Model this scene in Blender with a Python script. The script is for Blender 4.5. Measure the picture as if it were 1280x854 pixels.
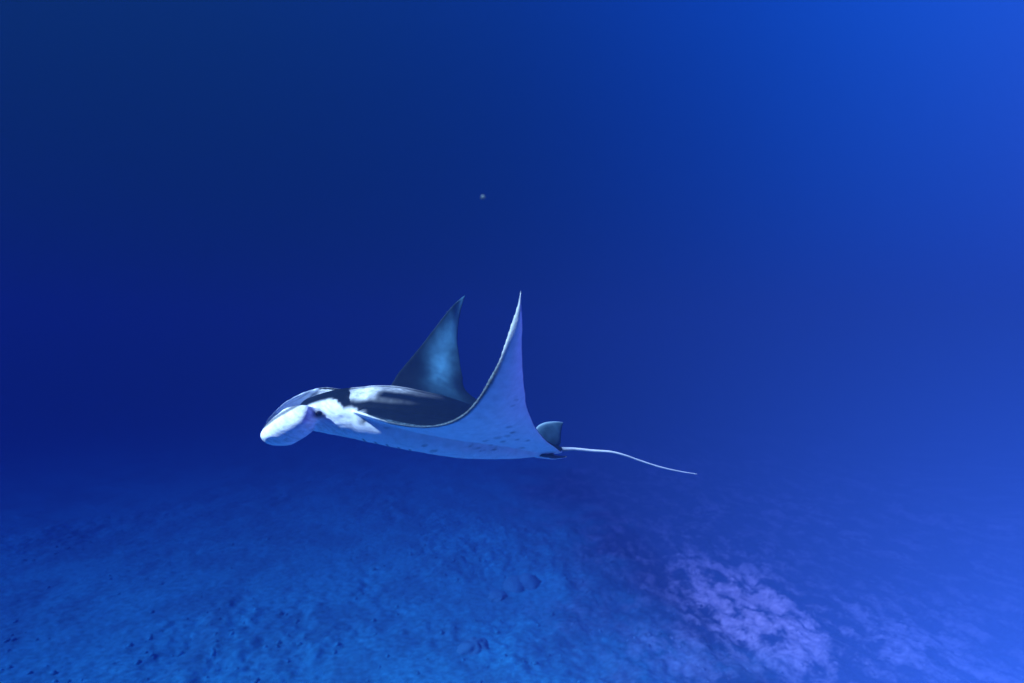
import bpy, bmesh, math, random
import numpy as np
from mathutils import Vector, Matrix

# ------------------------------------------------------------------ clear
for o in list(bpy.data.objects):
    bpy.data.objects.remove(o)
sc = bpy.context.scene
C = sc.collection
rng = np.random.default_rng(11)
random.seed(11)

# ------------------------------------------------------------------ camera
CAM_Z = 6.8                      # metres above the sea floor
LENS = 21.45                     # ~80 degrees wide
cam_d = bpy.data.cameras.new('camera')
cam_d.lens = LENS
cam_d.sensor_width = 36.0
cam_d.clip_start = 0.05
cam_d.clip_end = 2000.0
cam_d.dof.use_dof = True
cam_d.dof.focus_distance = 3.9
cam_d.dof.aperture_fstop = 1.4
cam = bpy.data.objects.new('camera', cam_d)
cam.location = (0, 0, CAM_Z)
cam.rotation_euler = (math.radians(90), 0, 0)
C.objects.link(cam)
sc.camera = cam

# ------------------------------------------------------------------ world: open water all round
SUN_AZ = math.radians(-122)      # clockwise from +Y (the view direction): behind the camera, to the left
SUN_EL = math.radians(43)
W = bpy.data.worlds.new('World')
sc.world = W
W.use_nodes = True
nt = W.node_tree
nt.nodes.clear()
n_out = nt.nodes.new('ShaderNodeOutputWorld')
n_bg = nt.nodes.new('ShaderNodeBackground')
n_tc = nt.nodes.new('ShaderNodeTexCoord')
n_sep = nt.nodes.new('ShaderNodeSeparateXYZ')
nt.links.new(n_tc.outputs['Generated'], n_sep.inputs[0])
n_mr = nt.nodes.new('ShaderNodeMapRange')
n_mr.inputs['From Min'].default_value = -1.0
n_mr.inputs['From Max'].default_value = 1.0
nt.links.new(n_sep.outputs['X'], n_mr.inputs['Value'])
n_cr = nt.nodes.new('ShaderNodeValToRGB')
n_cr.color_ramp.interpolation = 'B_SPLINE'
stops = [(0.0, (.0008, .0076, .0255)), (.30, (.0006, .0063, .031)), (.50, (.0005, .0065, .045)),
         (.66, (.0006, .0112, .088)), (.80, (.0016, .025, .162)), (.91, (.012, .040, .25)), (1.0, (.26, .16, .70))]  # right end, out of view: violet glow added to light the near wing
els = n_cr.color_ramp.elements
while len(els) < len(stops):
    els.new(0.5)
for e, (p, c) in zip(els, stops):
    e.position = p
    e.color = (*c, 1)
nt.links.new(n_mr.outputs[0], n_cr.inputs[0])
# water brightens towards the surface overhead
def wmath(op, a, b):
    n = nt.nodes.new('ShaderNodeMath')
    n.operation = op
    for i, v in enumerate((a, b)):
        if isinstance(v, (int, float)):
            n.inputs[i].default_value = v
        else:
            nt.links.new(v, n.inputs[i])
    return n.outputs[0]
zz = wmath('MAXIMUM', n_sep.outputs['Z'], 0.0)
gain = wmath('ADD', wmath('ADD', 1.0, wmath('MULTIPLY', zz, 0.55)), wmath('MULTIPLY', wmath('POWER', zz, 3.0), 3.0))
n_bg.inputs['Strength'].default_value = 1.0
nt.links.new(gain, n_bg.inputs['Strength'])
nt.links.new(n_cr.outputs[0], n_bg.inputs['Color'])
nt.links.new(n_bg.outputs[0], n_out.inputs['Surface'])

# ------------------------------------------------------------------ sun
sun_d = bpy.data.lights.new('sun', 'SUN')
sun_d.energy = 5.0
sun_d.angle = math.radians(2.0)
sun_d.color = (0.54, 0.90, 1.0)
sun = bpy.data.objects.new('sun', sun_d)
to_sun = Vector((math.sin(SUN_AZ) * math.cos(SUN_EL), math.cos(SUN_AZ) * math.cos(SUN_EL), math.sin(SUN_EL)))
sun.rotation_euler = to_sun.to_track_quat('Z', 'Y').to_euler()
sun.location = to_sun * 40
C.objects.link(sun)

vs = sc.view_settings
vs.view_transform = 'Standard'
vs.look = 'None'
vs.gamma = 1.0
vs.exposure = 1.88
vs.use_curve_mapping = False
sc.cycles.volume_bounces = 4
sc.cycles.max_bounces = 8

# ------------------------------------------------------------------ helpers
def tag(o, label=None, cat=None, group=None, kind=None):
    if label: o['label'] = label
    if cat: o['category'] = cat
    if group: o['group'] = group
    if kind: o['kind'] = kind
    return o

def mesh_obj(name, v, f, mat=None, parent=None, smooth=True):
    me = bpy.data.meshes.new(name)
    me.from_pydata([tuple(p) for p in v], [], [tuple(q) for q in f])
    me.update()
    if smooth:
        me.polygons.foreach_set('use_smooth', [True] * len(me.polygons))
    o = bpy.data.objects.new(name, me)
    C.objects.link(o)
    if mat: me.materials.append(mat)
    if parent: o.parent = parent
    return o

def _h(ix, iy, seed):
    n = (ix.astype(np.int64) * 374761393 + iy.astype(np.int64) * 668265263 + seed * 1442695041) & 0x7fffffff
    n = (n ^ (n >> 13)) * 1274126177 & 0x7fffffff
    return ((n ^ (n >> 16)) & 0xffff) / 65535.0

def vnoise(x, y, seed=0):
    ix = np.floor(x); iy = np.floor(y)
    fx = x - ix; fy = y - iy
    fx = fx * fx * fx * (fx * (fx * 6 - 15) + 10); fy = fy * fy * fy * (fy * (fy * 6 - 15) + 10)
    a = _h(ix, iy, seed); b = _h(ix + 1, iy, seed); c = _h(ix, iy + 1, seed); d = _h(ix + 1, iy + 1, seed)
    return (a * (1 - fx) + b * fx) * (1 - fy) + (c * (1 - fx) + d * fx) * fy

def fbm(x, y, o=4, seed=0, gain=.5):
    s = 0; a = 1; t = 0
    for i in range(o):
        ca, sa = math.cos(.7 * i), math.sin(.7 * i)
        s = s + a * vnoise((x * ca - y * sa) * 2 ** i + 17.3 * i, (x * sa + y * ca) * 2 ** i - 9.1 * i, seed + i)
        t += a; a *= gain
    return s / t

def sstep(a, b, x):
    t = np.clip((x - a) / (b - a), 0, 1)
    return t * t * (3 - 2 * t)

def new_mat(name):
    m = bpy.data.materials.new(name)
    m.use_nodes = True
    n = m.node_tree.nodes
    return m, m.node_tree, n['Principled BSDF']

# ------------------------------------------------------------------ materials
def mat_seabed():
    m, t, b = new_mat('seabed')
    at = t.nodes.new('ShaderNodeAttribute'); at.attribute_name = 'col'
    tc = t.nodes.new('ShaderNodeTexCoord')
    no = t.nodes.new('ShaderNodeTexNoise'); no.inputs['Scale'].default_value = 7.0
    no.inputs['Detail'].default_value = 6; no.inputs['Roughness'].default_value = .65
    t.links.new(tc.outputs['Object'], no.inputs['Vector'])
    mr = t.nodes.new('ShaderNodeMapRange')
    mr.inputs['From Min'].default_value = .3; mr.inputs['From Max'].default_value = .7
    mr.inputs['To Min'].default_value = .55; mr.inputs['To Max'].default_value = 1.35
    t.links.new(no.outputs[0], mr.inputs['Value'])
    mx = t.nodes.new('ShaderNodeMix'); mx.data_type = 'RGBA'; mx.blend_type = 'MULTIPLY'
    mx.inputs[0].default_value = 1.0
    t.links.new(at.outputs['Color'], mx.inputs[6]); t.links.new(mr.outputs[0], mx.inputs[7])
    t.links.new(mx.outputs[2], b.inputs['Base Color'])
    bp = t.nodes.new('ShaderNodeBump'); bp.inputs['Strength'].default_value = .5; bp.inputs['Distance'].default_value = .05
    t.links.new(no.outputs[0], bp.inputs['Height']); t.links.new(bp.outputs[0], b.inputs['Normal'])
    b.inputs['Roughness'].default_value = 1.0
    b.inputs['Specular IOR Level'].default_value = 0.1
    return m

def mat_skin():
    m, t, b = new_mat('manta_skin')
    at = t.nodes.new('ShaderNodeAttribute'); at.attribute_name = 'col'
    tc = t.nodes.new('ShaderNodeTexCoord')
    no = t.nodes.new('ShaderNodeTexNoise'); no.inputs['Scale'].default_value = 22.0
    no.inputs['Detail'].default_value = 5; no.inputs['Roughness'].default_value = .6
    t.links.new(tc.outputs['Object'], no.inputs['Vector'])
    mr = t.nodes.new('ShaderNodeMapRange')
    mr.inputs['From Min'].default_value = .25; mr.inputs['From Max'].default_value = .75
    mr.inputs['To Min'].default_value = .82; mr.inputs['To Max'].default_value = 1.12
    t.links.new(no.outputs[0], mr.inputs['Value'])
    mx = t.nodes.new('ShaderNodeMix'); mx.data_type = 'RGBA'; mx.blend_type = 'MULTIPLY'
    mx.inputs[0].default_value = 1.0
    t.links.new(at.outputs['Color'], mx.inputs[6]); t.links.new(mr.outputs[0], mx.inputs[7])
    t.links.new(mx.outputs[2], b.inputs['Base Color'])
    n2 = t.nodes.new('ShaderNodeTexNoise'); n2.inputs['Scale'].default_value = 160.0
    t.links.new(tc.outputs['Object'], n2.inputs['Vector'])
    bp = t.nodes.new('ShaderNodeBump'); bp.inputs['Strength'].default_value = .25; bp.inputs['Distance'].default_value = .004
    t.links.new(n2.outputs[0], bp.inputs['Height']); t.links.new(bp.outputs[0], b.inputs['Normal'])
    b.inputs['Roughness'].default_value = .5
    b.inputs['Specular IOR Level'].default_value = .05
    return m

def mat_plain(name, col, rough=.5, spec=.4):
    m, t, b = new_mat(name)
    no = t.nodes.new('ShaderNodeTexNoise'); no.inputs['Scale'].default_value = 40.0
    cr = t.nodes.new('ShaderNodeValToRGB')
    cr.color_ramp.elements[0].position = .3; cr.color_ramp.elements[1].position = .7
    cr.color_ramp.elements[0].color = (*[c * .8 for c in col], 1)
    cr.color_ramp.elements[1].color = (*[min(1, c * 1.15) for c in col], 1)
    t.links.new(no.outputs[0], cr.inputs[0]); t.links.new(cr.outputs[0], b.inputs['Base Color'])
    b.inputs['Roughness'].default_value = rough
    b.inputs['Specular IOR Level'].default_value = spec
    return m

M_BED = mat_seabed()
M_SKIN = mat_skin()
M_EYE = mat_plain('eye', (.01, .01, .015), .08, .6)
M_MOTE = mat_plain('drifting_speck', (.13, .16, .18), .9, .02)

# ------------------------------------------------------------------ sea floor
def bed_height(x, y):
    h = 0.5 * (fbm(x * .11, y * .11, 3, 1) - .5)                       # long swells
    reef = sstep(.44, .60, fbm(x * .24 + 3.1, y * .16 + 7.7, 3, 5))
    lum = fbm(x * 1.5, y * .8, 4, 9)
    h = h + (0.07 + .24 * reef) * (lum - .5)
    rub = fbm(x * 4.2, y * 2.8, 4, 21, .6)
    h = h + (.022 + .06 * reef) * (rub - .5) * 2
    return h, reef, rub

def bed_colour(X, Y):
    # colours: silty algal turf on the left, pale coral sand and rubble on the right
    nx = fbm(X * .16 + 40, Y * .16 + 11, 3, 33)
    side = sstep(-1.5, 4.5, X + (nx - .5) * 6 + 3 * (fbm(X * .9, Y * .9, 4, 90) - .5))
    one = np.ones_like(X)
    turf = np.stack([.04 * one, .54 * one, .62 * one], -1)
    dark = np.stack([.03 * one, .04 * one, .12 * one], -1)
    a = math.radians(101)
    U = X * math.cos(a) + Y * math.sin(a); V = -X * math.sin(a) + Y * math.cos(a)
    s1 = .35 * fbm(U * .9 + 2, V * 1.9 + 5, 6, 51, .72) + .65 * fbm(X * 2.6 + 9, Y * 1.5, 6, 52, .75)
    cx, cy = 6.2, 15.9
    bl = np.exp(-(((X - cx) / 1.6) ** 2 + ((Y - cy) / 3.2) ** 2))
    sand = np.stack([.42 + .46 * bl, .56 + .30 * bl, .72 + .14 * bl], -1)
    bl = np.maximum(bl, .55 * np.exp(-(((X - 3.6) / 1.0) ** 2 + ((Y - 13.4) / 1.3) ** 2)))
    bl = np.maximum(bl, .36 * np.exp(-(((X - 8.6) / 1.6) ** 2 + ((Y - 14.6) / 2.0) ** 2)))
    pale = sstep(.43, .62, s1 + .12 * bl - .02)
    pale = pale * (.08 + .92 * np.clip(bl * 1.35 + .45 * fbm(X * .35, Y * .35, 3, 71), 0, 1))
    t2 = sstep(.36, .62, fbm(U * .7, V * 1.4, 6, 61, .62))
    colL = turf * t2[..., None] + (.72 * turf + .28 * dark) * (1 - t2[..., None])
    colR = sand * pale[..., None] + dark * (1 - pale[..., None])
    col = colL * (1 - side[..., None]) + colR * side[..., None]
    # unseen floor below camera: silt and sand made pale to bounce light onto belly
    fs = sstep(3.0, 6.2, X + 1.5 * (nx - .5))[..., None]
    bounce_floor = 1 - sstep(9.6, 11.2, Y + 1.6 * (fbm(X * .5, Y * .5, 4, 15) - .5))
    col = col * (1 - bounce_floor[..., None]) + (np.array([.07, .64, .76]) * (1 - fs) + np.array([.78, .74, .78]) * fs) * bounce_floor[..., None]
    return col

def build_bed():
    def axis(lo, hi, n, far, nf):
        core = np.linspace(lo, hi, n)
        st = (hi - lo) / (n - 1)
        k = np.arange(1, nf + 1) / nf
        ext = st * np.arange(1, nf + 1) + (far - st * nf) * k ** 4
        return np.concatenate([lo - ext[::-1], core, hi + ext])
    xs = axis(-17, 17, 640, 150, 40)
    ys = axis(10.0, 30, 480, 150, 40)
    X, Y = np.meshgrid(xs, ys)
    H, reef, rub = bed_height(X, Y)
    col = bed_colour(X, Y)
    ny, nxn = X.shape
    v = np.stack([X, Y, H], -1).reshape(-1, 3)
    me = bpy.data.meshes.new('seabed')
    i = (np.arange(ny - 1)[:, None] * nxn + np.arange(nxn - 1)[None, :]).ravel()
    q = np.stack([i, i + 1, i + nxn + 1, i + nxn], -1)
    me.vertices.add(len(v)); me.vertices.foreach_set('co', v.ravel())
    me.loops.add(q.size); me.loops.foreach_set('vertex_index', q.ravel().astype(np.int32))
    me.polygons.add(len(q)); me.polygons.foreach_set('loop_start', (np.arange(len(q)) * 4).astype(np.int32))
    me.polygons.foreach_set('use_smooth', np.ones(len(q), bool))
    me.update()
    ca = me.attributes.new('col', 'FLOAT_COLOR', 'POINT')
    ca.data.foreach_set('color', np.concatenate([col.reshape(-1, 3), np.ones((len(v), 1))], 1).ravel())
    me.materials.append(M_BED)
    o = bpy.data.objects.new('seabed', me)
    C.objects.link(o)
    tag(o, 'lumpy sea floor of turf, rubble and pale sand patches', 'sea floor', kind='structure')
    return o
build_bed()

# ------------------------------------------------------------------ manta ray
PSI = math.radians(12); PITCH = math.radians(6); ROLL = math.radians(3)
F = Vector((-math.cos(PSI) * math.cos(PITCH), -math.sin(PSI) * math.cos(PITCH), math.sin(PITCH)))
Lh = Vector((math.sin(PSI), -math.cos(PSI), 0))
U0 = F.cross(Lh)
Lv = (Lh * math.cos(ROLL) - U0 * math.sin(ROLL)).normalized()   # manta's left, towards the camera
Uv = F.cross(Lv).normalized()
ORG = Vector((-0.33, 4.0, CAM_Z - 0.57))
R3 = Matrix((F, Lv, Uv)).transposed()                            # local (f, l, u) -> world
FPX = LENS / 36.0 * 1280

def P(px, py, l):
    """photo pixel + lateral coordinate of the body plane it lies on -> local (f, l, u)"""
    d = Vector(((px - 640) / FPX, 1.0, -(py - 427) / FPX))
    c = Vector((0, 0, CAM_Z))
    t = ((ORG - c).dot(Lv) + l) / d.dot(Lv)
    w = c + d * t - ORG
    return np.array([w.dot(F), w.dot(Lv), w.dot(Uv)])

def interp(keys, vals, q):
    """monotone-ish cubic (Catmull-Rom on non-uniform keys)"""
    keys = np.asarray(keys, float); vals = np.asarray(vals, float)
    if vals.ndim == 1: vals = vals[:, None]
    d = np.diff(vals, axis=0) / np.diff(keys)[:, None]
    m = np.zeros_like(vals)
    m[0] = d[0]; m[-1] = d[-1]
    h = np.diff(keys)
    for i in range(1, len(keys) - 1):
        m[i] = (d[i - 1] * h[i] + d[i] * h[i - 1]) / (h[i] + h[i - 1])
    q = np.atleast_1d(q)
    i = np.clip(np.searchsorted(keys, q) - 1, 0, len(keys) - 2)
    hh = h[i][:, None]; t = ((q - keys[i]) / h[i])[:, None]
    r = ((2 * t ** 3 - 3 * t ** 2 + 1) * vals[i] + (t ** 3 - 2 * t ** 2 + t) * hh * m[i]
         + (-2 * t ** 3 + 3 * t ** 2) * vals[i + 1] + (t ** 3 - t ** 2) * hh * m[i + 1])
    return r

def loft(rings, cap=True):
    rings = [np.asarray(r) for r in rings]
    n = len(rings[0]); v = np.concatenate(rings); f = []
    for k in range(len(rings) - 1):
        a = k * n; b = a + n
        for j in range(n):
            j2 = (j + 1) % n
            f.append((a + j, a + j2, b + j2, b + j))
    if cap:
        f.append(tuple(range(n))[::-1])
        f.append(tuple(range((len(rings) - 1) * n, len(rings) * n)))
    return v, f

def wing(le, te, th, bow, sgn, n=70, nc=26):
    """le/te: local points root -> tip; th thickness; bow: upward chord camber"""
    le = np.array(le); te = np.array(te)
    mid = (le + te) / 2
    key = np.concatenate([[0], np.cumsum(np.linalg.norm(np.diff(mid, axis=0), axis=1))])
    q = np.linspace(0, key[-1], n)
    A = interp(key, le, q); B = interp(key, te, q); T = interp(key, th, q)[:, 0]; Bw = interp(key, bow, q)[:, 0]
    m = (A + B) / 2
    rings = []
    for k in range(n):
        s = m[min(k + 1, n - 1)] - m[max(k - 1, 0)]
        s /= np.linalg.norm(s)
        ch = B[k] - A[k]; L = np.linalg.norm(ch)
        nn = np.cross(s, ch); nn /= max(np.linalg.norm(nn), 1e-6)
        nn = -nn * sgn                                  # dorsal side
        c = (1 - np.cos(np.linspace(0, math.pi, nc))) / 2
        prof = 1.9 * (c + .0006) ** (.5 + .5 * min(1, k / n * 2.0)) * (1 - c) ** .9 * .82 + .0
        edge = .005
        up = A[k] + c[:, None] * ch + nn * ((T[k] * .5 * prof + edge) + Bw[k] * np.sin(math.pi * c))[:, None]
        lo = A[k] + c[:, None] * ch + nn * (-(T[k] * .5 * prof + edge) + Bw[k] * np.sin(math.pi * c))[:, None]
        rings.append(np.concatenate([up, lo[::-1]]))
    return loft(rings)

def torso():
    # f, half width, top u, bottom u  (nose -> tail base)
    K = [(1.03, .02, .055, .03), (1.01, .17, .085, -.02), (.96, .235, .118, -.050), (.86, .265, .165, -.075), (.72, .29, .20, -.095),
         (.5, .33, .232, -.125), (.25, .36, .215, -.155), (0, .34, .165, -.172), (-.2, .28, .105, -.170), (-.38, .2, .045, -.158),
         (-.52, .12, -.01, -.142), (-.62, .06, -.05, -.128), (-.70, .022, -.075, -.115)]
    K = np.array(K)[::-1]
    q = np.linspace(K[0, 0], K[-1, 0], 90)
    q = np.sort(np.concatenate([q, np.linspace(.95, 1.019, 12)]))
    S = interp(K[:, 0], K[:, 1:], q)
    th = np.linspace(0, 2 * math.pi, 48, endpoint=False)
    rings = []
    for f, (w, a, b) in zip(q, S):
        c, s = np.cos(th), np.sin(th)
        e = .85
        y = w * np.sign(c) * np.abs(c) ** e
        z = (a + b) / 2 + (a - b) / 2 * np.sign(s) * np.abs(s) ** e
        rings.append(np.stack([np.full_like(y, f), y, z], -1))
    return loft(rings)

def lobe(sections, bulge=0.0):
    """a paddle: list of (centre, half-height vector, half-thickness vector)"""
    S = np.array([np.concatenate(s) for s in sections])
    k = np.arange(len(S))
    Q = interp(k, S, np.linspace(0, len(S) - 1, 40))
    th = np.linspace(0, 2 * math.pi, 28, endpoint=False)
    env = np.sin(np.linspace(.25, 1, 40) * math.pi) ** .7
    rings = [q[:3] + np.cos(th)[:, None] * q[3:6] + np.sin(th)[:, None] * q[6:9]
             + (bulge * e * (.5 - (np.cos(th) - .3) ** 2))[:, None] * np.array([0, 1, 0]) for q, e in zip(Q, env)]
    return loft(rings)

nearLE = [(.42, .0, .02), (.70, .18, .07), P(443, 514, .31), P(485, 527, .52), P(540, 532.5, .78), P(580, 517, .98), P(612, 474, 1.13),
          P(633, 425, 1.22), P(646, 382, 1.26), P(650.5, 362, 1.27)]
nearTE = [(-.70, .0, -.095), (-.66, .1, -.085), P(694, 559, .25), P(684, 552, .42), P(671, 536, .66), P(660, 512, .88), P(654, 475, 1.06),
          P(652, 428, 1.18), P(652, 385, 1.25), P(652, 362, 1.27)]
TH = [.30, .28, .22, .17, .11, .07, .042, .026, .016, .008]
farLE = [(.42, .0, .02), (.68, -.18, .07), (.62, -.34, .10), (.52, -.52, .11), P(499, 464, -.72), P(520, 440, -.93), P(540.6, 413, -1.09),
         P(562, 386, -1.20), P(573, 375, -1.25), P(581, 369, -1.27)]
farTE = [(-.70, .0, -.095), (-.66, -.1, -.085), (-.57, -.25, -.03), (-.42, -.44, .02), P(585, 491, -.66), P(578, 468, -.86), P(574, 443.6, -1.02),
         P(572, 419, -1.14), P(575.6, 391.8, -1.23), P(582, 369, -1.27)]
BOW = [0, 0, .0, .01, .015, .02, .015, .01, .005, 0]
DBG = []
for nm, a in (('nLE', nearLE), ('nTE', nearTE), ('fLE', farLE), ('fTE', farTE)):
    DBG.append(nm + ' ' + ' '.join('(%.2f %.2f %.2f)' % tuple(p) for p in a))
print('\n'.join(DBG))

def arr(*a): return np.array(a, float)
# near cephalic fin: a broad rounded paddle unrolled forward and down
nearFin = [
    (P(420, 519, .17), arr(.01, 0, .040), arr(0, .045, 0)),
    (P(398, 521, .235), arr(.012, 0, .055), arr(0, .030, 0)),
    (P(383, 526, .315), arr(.02, -.012, .088), arr(.0, .028, 0)),
    (P(362, 534, .325), arr(.025, -.03, .108), arr(.0, .024, .004)),
    (P(347, 539.5, .315), arr(.02, -.035, .092), arr(.004, .022, .004)),
    (P(335, 543, .295), arr(.01, -.03, .066), arr(.004, .020, .0)),
    (P(328.5, 543.5, .28), arr(.0, -.018, .040), arr(.0, .014, 0)),
    (P(325.5, 543.5, .275), arr(.0, -.004, .012), arr(.0, .006, 0))]
farFin = [
    (P(432, 497, -.22), arr(0, 0, .05), arr(0, .04, 0)),
    (P(410, 499, -.26), arr(.012, .01, .078), arr(0, .035, 0)),
    (P(388, 505, -.28), arr(.02, .02, .090), arr(0, .028, 0)),
    (P(365, 516, -.28), arr(.025, .03, .092), arr(0, .024, 0)),
    (P(348, 526, -.265), arr(.02, .03, .075), arr(0, .022, 0)),
    (P(336, 533, -.25), arr(.01, .02, .052), arr(0, .020, 0)),
    (P(330.5, 536, -.24), arr(0, .01, .030), arr(0, .014, 0)),
    (P(328, 537, -.23), arr(0, 0, .010), arr(0, .006, 0))]

def pelvic(s):
    return lobe([((-.50, s * .07, -.125), (0, .035, 0), (0, 0, .018)), ((-.60, s * .085, -.128), (.0, .045, 0), (0, 0, .014)),
                 ((-.66, s * .085, -.126), (0, .036, 0), (0, 0, .010)), ((-.705, s * .075, -.124), (0, .020, 0), (0, 0, .008)),
                 ((-.72, s * .07, -.124), (0, .006, 0), (0, 0, .005))])

def build_body(root):
    parts = [wing(nearLE, nearTE, TH, BOW, 1), wing(farLE, farTE, TH, BOW, -1), torso(), lobe(nearFin, .075), lobe(farFin, -.06), pelvic(1), pelvic(-1)]
    bm = bmesh.new()
    for v, f in parts:
        vv = [bm.verts.new(p) for p in v]
        for q in f:
            try: bm.faces.new([vv[i] for i in q])
            except ValueError: pass
    bmesh.ops.recalc_face_normals(bm, faces=bm.faces)
    me = bpy.data.meshes.new('body'); bm.to_mesh(me); bm.free()
    tmp = bpy.data.objects.new('tmp_body', me); C.objects.link(tmp)
    md = tmp.modifiers.new('r', 'REMESH'); md.mode = 'VOXEL'; md.voxel_size = .0052; md.adaptivity = 0
    sm = tmp.modifiers.new('s', 'SMOOTH'); sm.factor = .5; sm.iterations = 12
    dg = bpy.context.evaluated_depsgraph_get()
    me2 = bpy.data.meshes.new_from_object(tmp.evaluated_get(dg))
    bpy.data.objects.remove(tmp)
    me2.name = 'body'
    n = len(me2.vertices)
    co = np.empty(n * 3); me2.vertices.foreach_get('co', co); co = co.reshape(-1, 3)
    no = np.empty(n * 3); me2.vertices.foreach_get('normal', no); no = no.reshape(-1, 3)
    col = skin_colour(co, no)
    # soft folds on the head and slight unevenness elsewhere
    hd = sstep(.62, .80, co[:, 0])
    w1 = fbm(co[:, 0] * 16 + co[:, 2] * 9, co[:, 2] * 30 + co[:, 1] * 14, 3, 201) - .5
    w2 = fbm(co[:, 0] * 7, co[:, 1] * 7 + co[:, 2] * 5, 3, 202) - .5
    co = co + no * (hd * .005 * w1 + .008 * w2)[:, None]
    me2.vertices.foreach_set('co', co.ravel())
    me2.update()
    ca = me2.attributes.new('col', 'FLOAT_COLOR', 'POINT')
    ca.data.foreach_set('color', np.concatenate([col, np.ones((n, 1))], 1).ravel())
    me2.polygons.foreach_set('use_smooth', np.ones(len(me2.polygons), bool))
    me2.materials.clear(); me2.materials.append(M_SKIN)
    o = bpy.data.objects.new('body', me2); C.objects.link(o); o.parent = root
    print('body verts', n)
    return o

DARK = np.array([.006, .011, .020]); WHITE = np.array([.90, .90, .90]); WING_SHEEN = np.array([.07, .22, .32])

def pix(f, l, u):
    "photo pixel of a local point"
    w = np.array(ORG)[None] + np.stack([f, l, u], -1) @ np.array(R3).T - np.array([0, 0, CAM_Z])
    return 640 + w[:, 0] / w[:, 1] * FPX, 427 - w[:, 2] / w[:, 1] * FPX

def blob(x, y, cx, cy, rx, ry, ang=0, soft=.5):
    a = math.radians(ang); dx = x - cx; dy = y - cy
    p = (dx * math.cos(a) + dy * math.sin(a)) / rx; q = (-dx * math.sin(a) + dy * math.cos(a)) / ry
    return 1 - sstep(1 - soft, 1 + soft, np.sqrt(p * p + q * q))

SPOTS = [(531, 557, 4, 1.6), (542, 564, 5, 1.8), (586, 558, 4, 1.3), (597, 560, 5, 1.5), (607, 551, 4, 1.5), (612, 557, 4, 1.4), (622, 547, 5, 1.6),
         (629, 552, 4, 1.4), (618, 562, 4, 1.3), (634, 545, 4, 1.4), (641, 541, 4, 1.5), (647, 550, 3, 1.3), (641, 507, 3, 1.5), (645, 500, 3, 1.4),
         (636, 534, 4, 1.4), (653, 560, 4, 1.3), (660, 551, 3, 1.2), (603, 563, 4, 1.1)]

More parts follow.
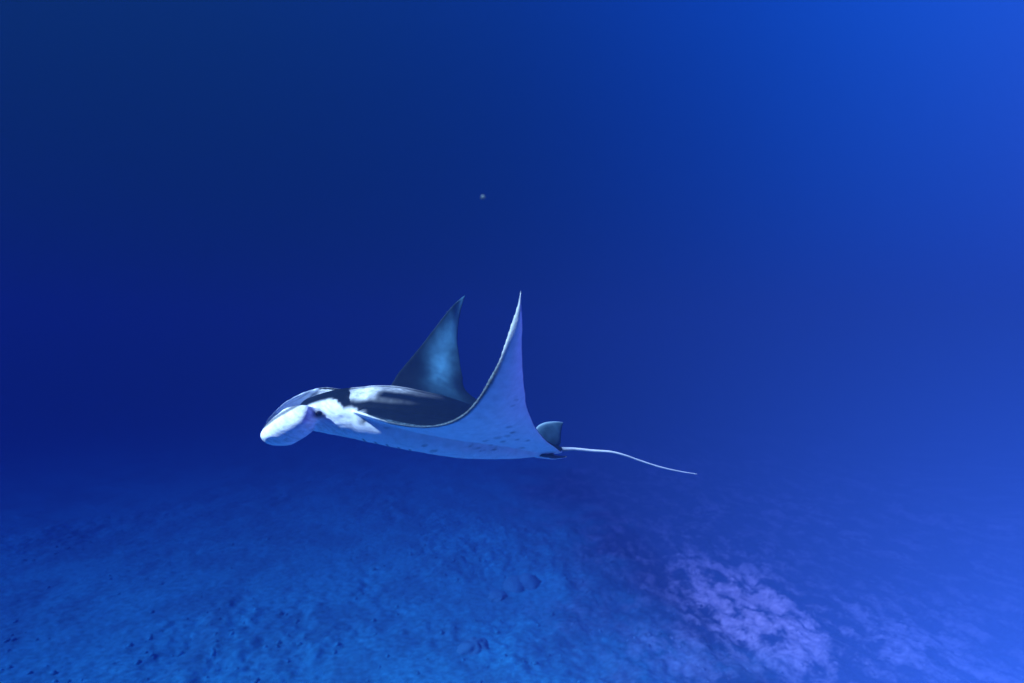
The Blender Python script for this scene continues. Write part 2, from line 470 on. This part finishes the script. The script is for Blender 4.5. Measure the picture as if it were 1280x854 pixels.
def skin_colour(co, no):
    f, l, u = co.T
    al = np.abs(l)
    # dorsal or ventral: surface normal against the local wing up direction (tilts inward as the wing rises)
    tilt = np.interp(al, [0, .4, .8, 1.0, 1.15, 1.27], [0, 0, 12, 38, 62, 75]) * math.pi / 180
    nl = no[:, 1] * np.sign(l)                       # outward component
    up = -nl * np.sin(tilt) + no[:, 2] * np.cos(tilt)
    n1 = fbm(f * 9 + 5, al * 9, 4, 3) - .5
    n2 = fbm(f * 40 + 5, al * 40 + u * 30, 3, 13) - .5
    x, y = pix(f, al, u)                             # markings are the same on both sides of the body
    head = sstep(.60, .68, f)
    fin = sstep(.93, .97, f) * sstep(.14, .2, al)
    ven = 1 - sstep(-.16, .10, up + .25 * n1 + .25 * n2)
    # white cheeks reach high on the sides of the head
    cheek = head * (1 - sstep(.105, .135, u + .05 * n1 + .03 * n2 - .06 * sstep(.75, .9, f))) * sstep(.15, .21, al) * sstep(-.3, 0.0, nl)
    wht = np.maximum(ven, cheek)
    # fins: white outside, pale grey inside, dark rolled rim
    inner = fin * (1 - sstep(-.15, .15, nl))
    outer = fin * sstep(-.15, .15, nl) * (1 - sstep(.60, .85, no[:, 2]))
    wht = np.maximum(wht * (1 - inner), outer)
    # pale shoulder bars on the back
    bar = (.95 * blob(x, y, 453, 491, 17, 8, -10, .75) * (x > 437.5 + 6 * n1) + .40 * blob(x, y, 486, 485, 26, 4, 4, .9)
           + .10 * blob(x, y, 515, 489, 30, 4, 10, .8) + .10 * blob(x, y, 476, 500, 30, 3, 6, .8))
    bar = np.clip(bar * (1 + 1.2 * n2), 0, 1) * sstep(-.1, .2, up) * sstep(.1, .16, f) * (1 - sstep(.72, .76, f)) * sstep(-.02, .05, al) * (1 - sstep(.34, .44, al))
    strip = blob(x, y, 447, 513, 24, 7, 12, .5) * sstep(.3, .45, f)
    wht = np.maximum(wht, np.maximum(bar * .85, strip * .95 * (1 - sstep(.25, .55, up))))
    wht = wht * (1 - .18 * head * sstep(.02, .16, fbm((f + u) * 18, (u - f * .6) * 90, 3, 23) - .48))
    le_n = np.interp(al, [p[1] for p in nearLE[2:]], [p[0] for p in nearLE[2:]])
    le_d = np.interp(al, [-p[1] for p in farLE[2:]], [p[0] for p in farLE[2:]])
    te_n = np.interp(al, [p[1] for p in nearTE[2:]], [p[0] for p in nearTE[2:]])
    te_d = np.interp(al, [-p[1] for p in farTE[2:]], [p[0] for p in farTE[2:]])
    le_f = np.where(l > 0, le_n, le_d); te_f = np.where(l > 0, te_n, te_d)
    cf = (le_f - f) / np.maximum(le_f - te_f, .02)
    sheen = sstep(.40, .85, al) * np.exp(-((cf - .58) / (.17 + .3 * sstep(.7, 1.2, al))) ** 2)
    pale = WING_SHEEN * sheen[:, None] * (.6 + .9 * n1[:, None])  # sunlight on the raised outer wings, painted into the dark back colour
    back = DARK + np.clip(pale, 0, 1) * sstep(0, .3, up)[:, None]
    wht = np.maximum(wht, .12 * (1 - sstep(-.56, -.50, f)) * (1 - sstep(-.118, -.105, u)))
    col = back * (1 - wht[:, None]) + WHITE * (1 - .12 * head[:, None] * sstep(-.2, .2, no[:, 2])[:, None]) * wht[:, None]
    st = fbm((f * .8 - u * .5) * 14, (u * .8 + f * .5) * 70, 3, 19) - .5     # streaks along the fin
    ig = np.clip(.74 + .6 * n1 + 1.6 * st, .08, .85)
    col = col * (1 - inner[:, None]) + inner[:, None] * (np.array([.75, .85, 1.0]) * ig[:, None])
    # speckled leading edge; pale flecks on the near wing paint sun catching it
    rim = (1 - sstep(.010, .028, np.abs(f - le_f))) * sstep(.40, .55, al) * (1 - .5 * sstep(1.15, 1.22, al))
    sp = sstep(-.08, .12, fbm(f * 130 + no[:, 2] * 5, al * 110 + u * 110, 3, 77) - .5)
    rim = rim * np.where(l > 0, 1, .6)
    sp = sp * np.where(l > 0, .8, 0) + .1
    rc = np.array([.08, .13, .17])[None] * sp[:, None] + DARK * (1 - sp[:, None])
    col = col * (1 - .9 * rim[:, None]) + .9 * rim[:, None] * rc
    # dark dashes on the white belly
    k = np.zeros_like(f)
    for (cx, cy, rx, ry) in SPOTS:
        k = np.maximum(k, blob(x, y, cx, cy, rx, ry, -12, .5))
    k = np.clip(.45 * k * (1 + 2.5 * n2), 0, 1) * sstep(.02, .3, -up)
    # gill slits
    for g in range(5):
        gf = .60 - .07 * g + .25 * (al - .17)
        k = np.maximum(k, (1 - sstep(.004, .010, np.abs(f - gf))) * sstep(.09, .11, al) * (1 - sstep(.23, .25, al)) * sstep(.5, .7, -no[:, 2]))
    # dark rolled rim along the top of each head fin
    ry = np.interp(x, [326, 332, 345, 360, 372, 384, 396], [536, 531, 521, 512.5, 506, 502, 500])
    k = np.maximum(k, (1 - sstep(1.2, 3.2, np.abs(y - ry - .5))) * fin * (x < 384) * (nl > -.3))
    # dark ring round the eye
    k = np.maximum(k, blob(x, y, 399, 518, 8, 5, 15, .6) * sstep(.2, .25, al))
    col = col * (1 - .75 * k[:, None]) + .75 * k[:, None] * DARK
    return col

root = bpy.data.objects.new('manta_ray', None)
root.empty_display_size = .2
root.matrix_world = Matrix.Translation(ORG) @ R3.to_4x4()
C.objects.link(root)
tag(root, 'manta ray gliding above the sea floor, wings raised, dark back and white belly', 'manta ray')
build_body(root)

def paint(o, col):
    me = o.data
    ca = me.attributes.new('col', 'FLOAT_COLOR', 'POINT')
    ca.data.foreach_set('color', np.concatenate([col, np.ones((len(me.vertices), 1))], 1).ravel())

def build_tail():
    pts = [arr(-.60, 0, -.085), arr(-.68, 0, -.092), P(718, 561.5, 0), P(740, 563.5, .0), P(763, 565, .01), P(780, 569, .02), P(800, 576, .02),
           P(825, 584, .02), P(850, 589.5, .01), P(872, 593, 0)]
    q = np.linspace(0, len(pts) - 1, 90)
    A = interp(np.arange(len(pts)), np.array(pts), q)
    rad = np.interp(q, [0, 1, 2, 4, 7, 9], [.022, .017, .0105, .0080, .0062, .003])
    th = np.linspace(0, 2 * math.pi, 12, endpoint=False)
    rings = [a + r * (np.cos(th)[:, None] * arr(0, 1, 0) + np.sin(th)[:, None] * arr(0, 0, 1)) for a, r in zip(A, rad)]
    v, f = loft(rings)
    o = mesh_obj('tail', v, f, M_SKIN, root)
    k = np.repeat(np.clip((q - .8) / 1.4, 0, 1), 12)[:, None]
    paint(o, np.array([.10, .13, .17]) * (1 - k) + np.array([.55, .57, .60]) * k)
    o['label'] = 'thin pale whip-like tail trailing behind the ray'

def build_dorsal_fin():
    fr = [(668, 541), (669, 537), (673, 532), (680, 528.5), (689, 527), (697, 527), (704, 528)]
    bk = [(680, 553), (684, 556), (690, 558), (697, 558), (701, 553), (701.5, 540), (704, 528.5)]
    n = 40; q = np.linspace(0, 6, n)
    A = interp(np.arange(7), np.array([P(x, y, 0) for x, y in fr]), q)
    B = interp(np.arange(7), np.array([P(x, y, 0) for x, y in bk]), q)
    th = np.linspace(0, 2 * math.pi, 20, endpoint=False)
    t = np.interp(q, [0, 3, 6], [.016, .012, .004])
    rings = [(a + b) / 2 + np.cos(th)[:, None] * (a - b) / 2 + np.sin(th)[:, None] * arr(0, 1, 0) * k for a, b, k in zip(A, B, t)]
    v, f = loft(rings)
    o = mesh_obj('dorsal_fin', v, f, M_SKIN, root)
    n1 = fbm(v[:, 0] * 30, v[:, 2] * 30, 3, 4)
    rim = np.tile(sstep(.75, .98, np.cos(th)), n)
    paint(o, np.array([.035, .085, .135])[None] * (.5 + n1[:, None]) + rim[:, None] * np.array([.15, .2, .22]))
    o['label'] = 'small rounded dorsal fin at the base of the tail'

def build_eye(s):
    c = P(399, 517, .295); c[1] *= s
    bm = bmesh.new(); bmesh.ops.create_uvsphere(bm, u_segments=16, v_segments=10, radius=.016)
    for v in bm.verts:
        v.co = Vector((v.co.x * 1.2 + c[0], v.co.y * .9 + c[1], v.co.z * .9 + c[2]))
    me = bpy.data.meshes.new('eye'); bm.to_mesh(me); bm.free()
    me.polygons.foreach_set('use_smooth', [True] * len(me.polygons)); me.materials.append(M_EYE)
    o = bpy.data.objects.new('eye', me); C.objects.link(o); o.parent = root

build_tail(); build_dorsal_fin(); build_eye(1); build_eye(-1)

# ------------------------------------------------------------------ loose rubble on the reef
def build_rubble():
    bm = bmesh.new(); bmesh.ops.create_icosphere(bm, subdivisions=1, radius=1)
    bv = np.array([v.co[:] for v in bm.verts]); bf = np.array([[v.index for v in f.verts] for f in bm.faces]); bm.free()
    N = 6000
    X = rng.uniform(-16, 17, N); Y = rng.uniform(10.2, 24, N)
    H, reef, rub = bed_height(X, Y)
    clus = sstep(.45, .62, fbm(X * .7, Y * .5, 3, 45))
    keep = rng.uniform(0, 1, N) < .06 + .3 * reef + .6 * clus
    X, Y, H = X[keep], Y[keep], H[keep]
    n = len(X)
    r = .014 + .045 * rng.uniform(0, 1, n) ** 4
    V = np.empty((n, len(bv), 3)); colr = np.empty((n, len(bv), 3))
    for i in range(n):
        o = rng.uniform(0, 50, 3)
        d = 1 + .8 * (vnoise(bv[:, 0] * 1.6 + o[0] + bv[:, 2], bv[:, 1] * 1.6 + o[1], 3) - .5)
        p = bv * d[:, None] * r[i] * rng.uniform(.7, 1.4, 3) * np.array([1, 1.3, .75])
        V[i] = p + (X[i], Y[i], H[i] + .25 * r[i])
    g = rng.uniform(.85, 1.2, n)
    base = bed_colour(X, Y) * g[:, None]
    colr[:] = base[:, None, :]
    m = len(bv)
    faces = (bf[None] + (np.arange(n) * m)[:, None, None]).reshape(-1, 3)
    me = bpy.data.meshes.new('rubble')
    me.vertices.add(n * m); me.vertices.foreach_set('co', V.ravel())
    me.loops.add(faces.size); me.loops.foreach_set('vertex_index', faces.ravel().astype(np.int32))
    me.polygons.add(len(faces)); me.polygons.foreach_set('loop_start', (np.arange(len(faces)) * 3).astype(np.int32))
    me.polygons.foreach_set('use_smooth', np.ones(len(faces), bool))
    me.update()
    o = bpy.data.objects.new('rubble', me); C.objects.link(o); me.materials.append(M_BED)
    paint(o, colr.reshape(-1, 3))
    tag(o, 'loose coral rubble strewn over the sea floor', 'rubble', kind='stuff')
build_rubble()

# ------------------------------------------------------------------ coral heads
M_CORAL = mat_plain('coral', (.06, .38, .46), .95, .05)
def build_corals():
    spots = [(652, 728, .46, 'larger low coral head beside a smaller one on the hazy sea floor'),
             (622, 742, .28, 'smaller low coral head beside a larger one on the hazy sea floor'),
             (590, 808, .36, 'lone dim coral head set apart from the coral pair')]
    protos = []
    for k in range(4):
        bm = bmesh.new(); bmesh.ops.create_icosphere(bm, subdivisions=4, radius=1)
        v = np.array([q.co[:] for q in bm.verts])
        a = fbm(v[:, 0] * 1.4 + 5 * k + v[:, 2], v[:, 1] * 1.4 - v[:, 2] * .7, 3, 100 + k)
        b = np.abs(fbm(v[:, 0] * 4 + v[:, 2] * 3, v[:, 1] * 4 + 3 * k - v[:, 2] * 2, 3, 120 + k) - .5)
        d = .7 + .9 * (a - .2) - .5 * b
        for q, p, e in zip(bm.verts, v, d):
            q.co = Vector(p) * e
            q.co.z *= .62
        me = bpy.data.meshes.new('coral_head'); bm.to_mesh(me); bm.free()
        me.polygons.foreach_set('use_smooth', [True] * len(me.polygons)); me.materials.append(M_CORAL)
        protos.append(me)
    for k, (px, py, r, lab) in enumerate(spots):
        y = CAM_Z * FPX / (py - 427); x = (px - 640) / FPX * y
        h = float(bed_height(np.array([x]), np.array([y]))[0][0])
        o = bpy.data.objects.new('coral_head', protos[k % 4]); C.objects.link(o)
        o.location = (x, y, h - .1 * r); o.scale = (r, r * random.uniform(1, 1.5), r * random.uniform(.8, 1.2))
        o.rotation_euler = (0, 0, random.uniform(0, 6.28))
        tag(o, lab, 'coral', 'coral heads on the sea floor')
build_corals()

# ------------------------------------------------------------------ a speck drifting in open water
def build_speck():
    d = 1.6
    c = Vector(((604 - 640) / FPX * d, d, CAM_Z - (247 - 427) / FPX * d))
    bm = bmesh.new(); bmesh.ops.create_icosphere(bm, subdivisions=2, radius=.0055)
    for v in bm.verts:
        v.co *= 1 + .5 * (random.random() - .5)
    me = bpy.data.meshes.new('drifting_speck'); bm.to_mesh(me); bm.free()
    me.materials.append(M_MOTE)
    o = bpy.data.objects.new('drifting_speck', me); o.location = c; C.objects.link(o)
    tag(o, 'tiny pale speck drifting in the dark blue water above the ray', 'speck')
build_speck()

# ------------------------------------------------------------------ the water itself
def build_haze():
    x, y0, y1, z0, z1 = 145, -60, 175, -2.2, CAM_Z + 2.0
    v = [(sx, sy, sz) for sz in (z0, z1) for sy in (y0, y1) for sx in (-x, x)]
    f = [(0, 2, 3, 1), (4, 5, 7, 6), (0, 1, 5, 4), (2, 6, 7, 3), (0, 4, 6, 2), (1, 3, 7, 5)]
    m = bpy.data.materials.new('sea_water'); m.use_nodes = True
    t = m.node_tree; t.nodes.clear()
    out = t.nodes.new('ShaderNodeOutputMaterial')
    pv = t.nodes.new('ShaderNodeVolumePrincipled')
    D = .155
    pv.inputs['Density'].default_value = D
    pv.inputs['Color'].default_value = (.0112, .032, .121, 1)
    pv.inputs['Absorption Color'].default_value = (.13, .09, .33, 1)
    pv.inputs['Anisotropy'].default_value = -.72
    t.links.new(pv.outputs[0], out.inputs['Volume'])
    o = mesh_obj('haze', v, f, m, smooth=False)
    tag(o, 'blue sea water all around the scene', 'water', kind='stuff')
build_haze()
